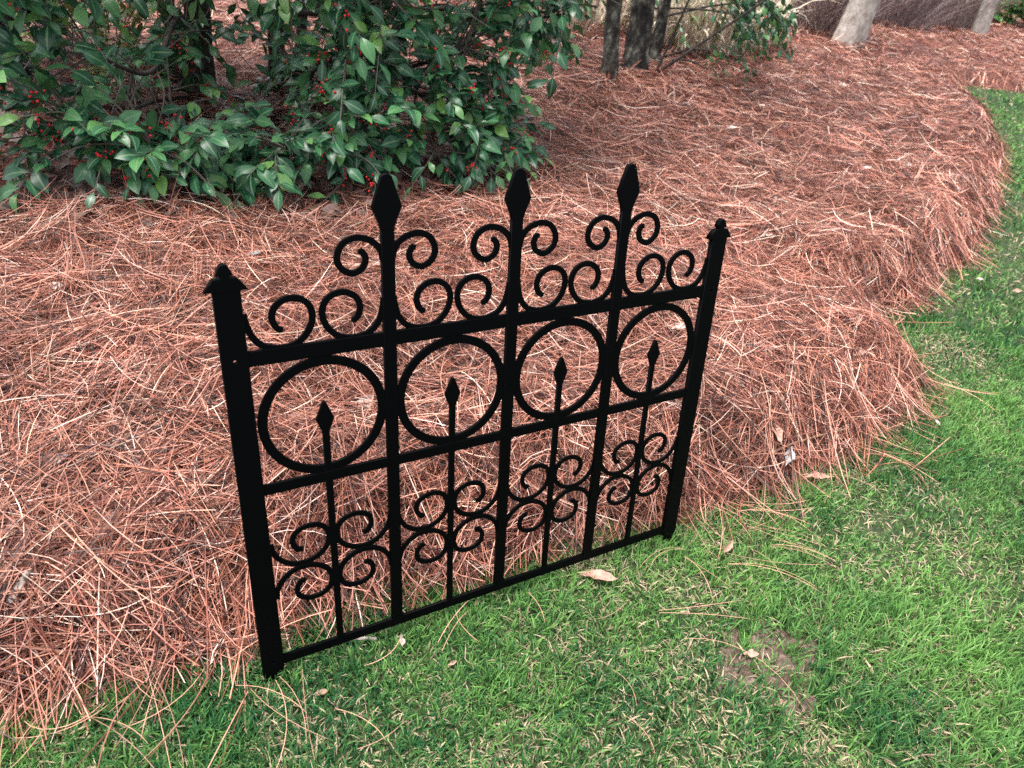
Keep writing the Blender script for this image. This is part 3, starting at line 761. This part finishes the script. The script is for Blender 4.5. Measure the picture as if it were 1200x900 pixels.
# ---- pale leaning trunks
def pale_tree(px, py, wpx, lean, label, rough):
    b0 = at(px, py); dep = (b0 - CAM) @ M[2]; r = wpx / 2 * dep / F
    t = empty('tree', tuple(b0)); tag(t, label, 'tree')
    h = 3.6; e = b0 + np.array([*(RGT * lean * h), h])
    pts = [b0 - np.array([0, 0, .1]), b0 + (e - b0) * .2 + rng.normal(0, .01, 3), b0 + (e - b0) * .6, e]
    branch(t, 'trunk', pts, r, r * .72, m_bark_pale, 20, rough, 14, .22)
    for k in range(4):
        f = .6 + .1 * k; a = b0 + (e - b0) * f; ang = rng.uniform(0, 6.28)
        branch(t, 'branch', [a, a + np.array([.5 * math.cos(ang), .5 * math.sin(ang), .35]), a + np.array([1.1 * math.cos(ang), 1.1 * math.sin(ang), .6])], r * .35, r * .1, m_bark_pale, 8)
pale_tree(993, 50, 34, .04, 'thick pale grey trunk leaning in front of the bare brown shrubs', .03)
pale_tree(1147, 41, 17, -.14, 'slim pale grey trunk beside the round green shrub', .04)

# ---- bare brown shrubs
def bare_shrub(px, py, rad, h, n, label, tint):
    b0 = at(px, py); t = empty('bare_shrub', tuple(b0)); tag(t, label, 'shrub', 'bare brown shrubs at the far edge of the bed')
    P = np.zeros((n * 3, 5, 3)); Wd = np.zeros((n * 3, 5)); C = np.zeros((n * 3, 3))
    a = rng.uniform(0, 6.28, n * 3); rr = rad * np.sqrt(rng.random(n * 3)) * .75
    x = b0[0] + rr * np.cos(a); y = b0[1] + rr * np.sin(a); z = ground_z(x, y) - .02
    hh = h * rng.uniform(.12, .9, n * 3); ln = rng.uniform(.1, 1.3, n * 3); la = a + rng.normal(0, .8, n * 3)
    tt = np.linspace(0, 1, 5)
    for i, q in enumerate(tt):
        P[:, i, 0] = x + np.cos(la) * ln * hh * q ** 1.5 + rng.normal(0, .02, n * 3) * q; P[:, i, 1] = y + np.sin(la) * ln * hh * q ** 1.5 + rng.normal(0, .02, n * 3) * q; P[:, i, 2] = z + hh * q
        Wd[:, i] = .0045 * (1 - .6 * q)
    C[:] = np.array(tint)[None] * rng.uniform(.3, 2.1, (n * 3, 1))
    V, Q, CC = ribbons(P, Wd, np.stack([np.full(n * 3, -FWD[0]), np.full(n * 3, -FWD[1]), rng.normal(0, .3, n * 3)], -1), .7, C)
    link('twigs', mesh_np('twigs', V, Q, CC), m_twig, t)['kind'] = 'stuff'
bare_shrub(945, 33, .8, 1.1, 300, 'bare purplish brown shrub to the left of the thick pale trunk', (.18, .135, .122))
bare_shrub(1038, 29, .8, 1.1, 300, 'bare purplish brown shrub just behind the thick pale trunk', (.18, .138, .13))
bare_shrub(1085, 27, .9, 1.1, 320, 'bare greyish brown shrub midway between the two pale trunks', (.19, .15, .14))
bare_shrub(1118, 18, .8, .9, 380, 'olive grey twiggy shrub just left of the slim pale trunk', (.15, .17, .1))

# ---- round green shrub
b0 = at(1186, 27); gsh = empty('round_shrub', tuple(b0)); tag(gsh, 'small rounded bright green shrub in the far corner', 'shrub'); R_ = Plant()
for k in range(520):
    v = norm(rng.normal(0, 1, 3)); v[2] = abs(v[2]); e = b0 + v * np.array([1.0, 1.0, .9]) * rng.uniform(.7, 1.0) + np.array([0, 0, .05])
    R_.spray(b0 + (e - b0) * .75, e, 9, .12, r0=.003)
R, T = R_.frames(); joined_leaves('foliage', R, T, rng.integers(0, 6, len(T)), m_box, gsh); twig_part(R_, gsh)

# ---- tan reed clumps
def reed(px, py, n, h, green, label):
    b0 = at(px, py); t = empty('reed_clump', tuple(b0)); tag(t, label, 'reed clump', 'tan reed clumps behind the holly tree')
    k = 6; a = rng.uniform(0, 6.28, n); rr = .34 * np.sqrt(rng.random(n)); x = b0[0] + rr * np.cos(a); y = b0[1] + rr * np.sin(a); z = ground_z(x, y) - .02
    L = h * rng.uniform(.2, 1.0, n); arch = rng.uniform(.3, 2.6, n); la = a + rng.normal(0, 1.1, n); tt = np.linspace(0, 1, k)
    ph = .12 + arch[:, None] * tt[None] ** 1.3
    dx = np.cumsum(np.sin(ph) * L[:, None] / k, 1); dz = np.cumsum(np.cos(ph) * L[:, None] / k, 1)
    P = np.stack([x[:, None] + dx * np.cos(la)[:, None], y[:, None] + dx * np.sin(la)[:, None], np.maximum(z[:, None] + dz, z[:, None] + .02)], -1)
    Wd = .011 * rng.uniform(.6, 1.2, (n, 1)) * np.array([[.8, 1, 1, .9, .6, .1]])
    C = np.where((rng.random(n) < green)[:, None], np.array([[.16, .24, .06]]), np.array([[.66, .57, .44]])) * rng.uniform(.5, 1.35, (n, 1))
    V, Q, CC = ribbons(P, Wd, np.stack([np.cos(la), np.sin(la), np.full(n, -.6)], -1) * -1, .2, np.clip(C, 0, .85))
    link('blades', mesh_np('blades', V, Q, CC), m_reed, t)['kind'] = 'stuff'
for px, py, n, g, lab in ((640, 22, 160, .05, 'tan reed clump showing left of the lichen grey trunks'), (690, 34, 170, .05, 'tan reed clump close to the left side of the grey trunks'), (785, 52, 240, .1, 'tan reed clump just right of the lichen grey trunks'), (815, 58, 270, .12, 'dense tan and green reed clump in the middle of the row'),
                          (850, 58, 250, .12, 'tan reed clump under the hanging holly leaves'), (872, 50, 180, .08, 'tan reed clump at the end beside the bare brown shrub'), (800, 34, 260, .35, 'greener reed clump behind the tan ones'), (770, 32, 180, .15, 'tan reed clump half hidden by the grey trunks'), (855, 30, 220, .3, 'greener reed clump behind the hanging holly leaves')):
    reed(px, py, n, .95, g, lab)

# ------------------------------------------------------------------ leaf litter under the holly
n = 1500
base = np.array([hp(a, b_)[:2] for a, b_ in zip(rng.uniform(-150, 600, n), -.02 + 1.35 * rng.random(n) ** 1.2)]); zz = ground_z(base[:, 0], base[:, 1]) + rng.uniform(.008, .035, n)
T = np.column_stack([base, zz]); az_ = rng.uniform(0, 6.28, n)
R, T = leaf_frames(T, np.stack([np.cos(az_), np.sin(az_), rng.normal(0, .25, n)], -1), np.stack([rng.normal(0, .4, n), rng.normal(0, .4, n), np.ones(n)], -1), rng.uniform(.05, .10, n))
o = joined_leaves('leaf_litter', R, T, rng.integers(0, 6, n), m_dead_dark, None); tag(o, 'dark brown dead leaves lying under the holly shrub', 'leaf litter', kind='stuff')

# ------------------------------------------------------------------ single fallen leaves, chips, sticks, loose needles
def dry_leaf(px, py, length, heading, mat_, label, curl=.3, tiltx=.1, seed=0, w=.24, lift=.03, group='fallen leaves'):
    p = at(px, py)
    V, Q, rib = leaf_mesh('fallen_leaf', L=length, w=w, droop=-curl * .6, fold=curl, twist=curl * 1.5, wave=.22, rows=10, seed=seed + 50, across=5)
    r5 = np.random.default_rng(seed); k_ = np.repeat(np.where(r5.random(10) < .4, .75, 1.0), 5); V[:50, 1] *= k_ * r5.uniform(.85, 1.1, 50)
    V[:, 0] -= length / 2
    me = mesh_np('fallen_leaf', V, [Q]); a = me.attributes.new('rib', 'FLOAT', 'POINT'); a.data.foreach_set('value', rib.astype(np.float32)); me.materials.append(mat_)
    o = bpy.data.objects.new('fallen_leaf', me); col.objects.link(o); o.location = (p[0], p[1], p[2] + lift)
    base_h = math.atan2(RGT[1], RGT[0]); o.rotation_euler = (tiltx, random.uniform(-.15, .15), base_h + math.radians(heading))
    tag(o, label, 'leaf', group); return o
LV = [
 (695, 683, .095, -10, m_dead_pink, 'large curled pinkish tan leaf on the grass below the bottom rail', .35, .012),
 (793, 395, .075, 25, m_dead_pale, 'pale leaf inside the last ring by the tall slanting post', .25, .027),
 (655, 409, .07, 60, m_dead_pink, 'pink tan leaf near the top inside the third ring', .3, .027),
 (619, 446, .065, 80, m_dead_pink, 'tan leaf low at the side of the third ring', .4, .027),
 (424, 487, .07, 50, m_dead_pale, 'pale leaf inside the first ring beside the short spear', .35, .027),
 (490, 345, .055, 30, m_dead_pale, 'pale leaf just behind the first spear bar above the rail', .3, .027),
 (345, 505, .075, 15, m_dead_pink, 'tan leaf inside the first ring under its upper curve', .3, .027),
 (560, 452, .055, -30, m_dead_pink, 'small tan leaf inside the second ring', .3, .027),
 (68, 557, .06, 30, m_dead_grey, 'greyish white curled leaf alone on the straw at the far left', .5, .027),
 (112, 628, .06, 75, m_dead_pink, 'tan leaf half buried in straw left of the leaning post', .6, .02),
 (66, 349, .06, 5, m_dead_pale, 'pale chip of leaf on the straw below the holly skirt', .25, .03),
 (298, 309, .05, 5, m_dead_grey, 'grey leaf just behind the left post finial', .3, .03),
 (197, 316, .06, -50, m_dead_pink, 'pinkish leaf on the straw left of the post finial', .3, .03),
 (57, 233, .06, 120, m_dead_brown, 'orange brown leaf at the edge under the holly', .5, .03),
 (916, 553, .06, 70, m_dead_grey, 'grey brown lump of leaf near the straw edge by the lawn', .6, .045),
 (951, 571, .075, 8, m_dead_pink, 'tan leaf lying at the foot of the straw beside the grass', .3, .03),
 (903, 524, .08, 100, m_dead_pink, 'tan leaf upright in the straw above the grey lump', .4, .04),
 (849, 648, .045, 60, m_dead_pink, 'small crumpled tan leaf on the grass right of the far post', .5, .015),
 (877, 771, .035, 0, m_dead_pink, 'small pinkish leaf on the edge of the bare soil', .2, .012),
 (910, 829, .03, 20, m_dead_pink, 'tiny pink leaf at the lower end of the bare soil', .2, .012),
 (895, 285, .055, 5, m_dead_pale, 'pale leaf on the straw right of the far finial', .2, .03),
 (843, 237, .05, 60, m_dead_pale, 'pale leaf on the straw straight above the far finial', .3, .03),
 (895, 333, .05, 100, m_dead_pale, 'pale leaf right of the far post on the smooth straw', .3, .03),
 (1003, 425, .05, 20, m_dead_pink, 'tan leaf in the straw near the notch in the bed edge', .3, .03),
 (1095, 502, .035, 100, m_dead_pale, 'pale scrap at the tip of the straw bulge', .3, .02),
 (1152, 553, .035, 120, m_dead_pale, 'pale narrow leaf standing in the grass right of the straw bulge', .3, .02),
 (1188, 346, .045, 10, m_dead_pink, 'tan leaf on the lawn by the frame edge', .3, .02),
 (1143, 335, .045, 10, m_dead_pale, 'pale leaf at the bed edge beyond the notch', .3, .03),
 (375, 818, .03, 20, m_dead_brown, 'small red brown leaf on the grass right of the near post foot', .2, .014),
 (557, 711, .022, 80, m_dead_brown, 'tiny brown leaf on the grass under the second bar', .3, .012),
 (529, 782, .022, 40, m_dead_pink, 'tiny tan leaf on the grass below the second bar', .3, .012),
 (470, 757, .028, 110, m_dead_pale, 'whitish leaf scrap on the grass under the first bar', .3, .014),
 (1012, 205, .07, 20, m_dead_pale, 'pale leaf in the straw below the two pale specks', .3, .03),
 (1060, 200, .06, 0, m_dead_pale, 'pale leaf on the straw near the bed rim high on the right', .3, .03),
 (985, 105, .07, 0, m_dead_pale, 'pale speck of leaf far out on the straw under the thick trunk', .3, .03),
 (890, 130, .06, 0, m_dead_pale, 'pale leaf on the straw below the low holly twig', .3, .03),
 (855, 157, .07, 10, m_dead_pale, 'pale leaf in open straw below the holly tree shade', .3, .03),
 (697, 140, .06, -20, m_dead_pale, 'pale leaf on the straw in front of the lichen grey trunks', .3, .03),
]
for i, (px, py, L, hd, mt, lab, curl, lift) in enumerate(LV): dry_leaf(px, py, L, hd, mt, lab, curl, random.uniform(-.3, .3), i, random.uniform(.17, .27) if i else .15, lift)

def stick(name, pix, r, lift, mat_, label, cat, forks=(), rough=.25):
    pts = [at(*p, lift) for p in pix]; lines = [(catmull(pts, 6), None)]
    C = lines[0][0]; L = [(C, np.linspace(r, r * .6, len(C)))]
    for fk in forks:
        c2 = catmull([at(*p, lift) for p in fk], 5); L.append((c2, np.linspace(r * .8, r * .5, len(c2))))
    V, Q = tubes(L, 7, 5, rough); cen = V.mean(0)
    o = link(name, mesh_np(name, V - cen, Q), mat_); o.location = cen; tag(o, label, cat)
stick('twig', [(77, 222), (103, 237), (140, 242), (190, 246)], .0035, .035, m_drystick, 'forked bare whitish twig lying under the holly skirt', 'twig', [[(103, 237), (110, 252)]])
stick('bark_piece', [(18, 722), (30, 702), (40, 682)], .009, .035, m_drystick, 'short grey piece of bark in the straw left of the near post', 'bark', (), .3)
stick('bark_piece', [(398, 755), (418, 753), (441, 753)], .005, .012, m_drystick, 'flat grey bark chip on the grass under the bottom rail', 'bark', (), .35)
stick('twig', [(57, 405), (63, 450), (67, 507)], .0018, .045, m_dead_brown, 'thin dark stem standing in the straw at far left', 'twig')
stick('twig', [(63, 513), (100, 545), (150, 583)], .0018, .045, m_dead_brown, 'thin dark stem slanting over the straw above the half buried tan leaf', 'twig')
stick('twig', [(890, 548), (925, 532), (985, 515)], .004, .04, m_dead_brown, 'short dark twig in the straw near the grey lump', 'twig')

def loose(px, py, length, heading, n, label, group='loose pine needles on the lawn', spread=.12):
    p = at(px, py); x = np.full(n, 0.0); base_h = math.atan2(RGT[1], RGT[0])
    ang = base_h + math.radians(heading) + rng.normal(0, spread, n)
    L = length * rng.uniform(.65, .95, n); cx = p[0] + np.cos(ang) * L / 2; cy = p[1] + np.sin(ang) * L / 2
    P = needle_curves(cx, cy, L, ang, rng.normal(0, .8, n), rng.uniform(.018, .026, n), rng.uniform(.024, .04, n), rng.uniform(.016, .05, n), 8)
    P = clear_panel(P)
    Wd = np.full((n, 8), .00062); Wd[:, -1] *= .3
    C = np.clip(np.array([(0.46, .25, .165)]) * rng.uniform(.55, 1.4, (n, 1)), 0, .85)
    V, Q, CC = ribbons(P, Wd, np.tile([0.1, 0.1, 1.0], (n, 1)), .7, C)
    cen = V.mean(0); o = link('pine_needle', mesh_np('pine_needle', V - cen, Q, CC), m_needle); o.location = cen; tag(o, label, 'pine needle', group)
for row in (
    (330, 778, 0.2, -72, 2, 'pine needles fanning down over the grass from the near post foot'),
    (345, 770, 0.2, -60, 1, 'single curved needle just right of the near post foot'),
    (140, 730, 0.25, -40, 2, 'straw needle pair slanting off the bed left of the near post'),
    (160, 735, 0.34, -42, 2, 'longest needle pair slanting from the bed over the lawn, left of near post'),
    (200, 760, 0.22, -80, 2, 'needle pair hanging straight down from the straw lip left of the post'),
    (60, 790, 0.22, -95, 3, 'three needles dropping toward the frame bottom at the far left'),
    (105, 840, 0.2, -20, 2, 'nearly level needle pair on dark grass at lower left'),
    (85, 815, 0.18, -100, 2, 'short needle pair pointing at the viewer at lower left'),
    (260, 790, 0.22, -110, 2, 'needle pair leaning left below the straw, near the post foot'),
    (280, 800, 0.2, -15, 2, 'level needle pair on the grass just left of the post foot'),
    (15, 830, 0.18, -60, 2, 'needle pair in the lower left corner under the straw'),
    (792, 578, 0.22, -62, 3, 'three steep needles beside the far post'),
    (815, 592, 0.24, -38, 2, 'three slanting needles on the grass right of the far post'),
    (795, 645, 0.16, -140, 2, 'needle pair pointing back toward the large curled leaf'),
    (850, 662, 0.26, -8, 3, 'long level needles on grass below the small crumpled leaf'),
    (872, 622, 0.24, -12, 3, 'level needles just right of the far post, above the crumpled leaf'),
    (860, 600, 0.22, -5, 4, 'four level needles spilling from the straw foot onto the lawn'),
    (842, 598, 0.2, -100, 2, 'needle pair dropping straight past the small crumpled leaf'),
    (770, 727, 0.22, 10, 2, 'needle pair pointing right, above the bare soil patch'),
    (900, 640, 0.18, -15, 3, 'outermost short needles lying on open lawn right of the far post'),
    (880, 650, 0.15, -60, 1, 'single steep needle on the lawn above the bare soil'),
    (800, 660, 0.18, -55, 2, 'needle pair between the curled leaf and the bare soil'),
    (965, 560, 0.16, -20, 2, 'needle pair by the tan leaf at the foot of the straw'),
    (1050, 500, 0.16, -45, 3, 'three needles sliding off the straw bulge onto grass'),
    (1085, 450, 0.16, -60, 3, 'three needles at the outer tip of the straw bulge'),
    (1010, 530, 0.2, -15, 2, 'level needle pair on grass under the straw bulge'),
    (620, 700, 0.14, -60, 1, 'single short needle on grass under the middle bar'),
    (510, 760, 0.14, 55, 2, 'needle pair rising to the bottom rail near the second short bar'),
    (430, 790, 0.14, 45, 1, 'single needle on grass below the flat bark chip'),
    (520, 715, 0.12, -50, 1, 'curved short needle just under the rail at the second short bar'),
    (720, 790, 0.12, -70, 1, 'upper of two short needles alone in mid lawn left of the soil'),
    (735, 840, 0.13, -60, 1, 'lower of two short needles alone in mid lawn left of the soil'),
    (700, 735, 0.08, 30, 1, 'shortest needle, lying below the large curled leaf'),
    (400, 830, 0.16, -30, 1, 'single needle on grass right of the small red brown leaf'),
    (20, 880, 0.16, 30, 2, 'needle pair rising right from the lower left corner'),
    (420, 890, 0.12, 40, 1, 'single needle at the bottom edge of the lawn, left of centre'),
    ):
    loose(*row)
loose(805, 735, .34, -28, 1, 'long single pine needle reaching across the bare soil patch', 'loose pine needles on the lawn', .02)
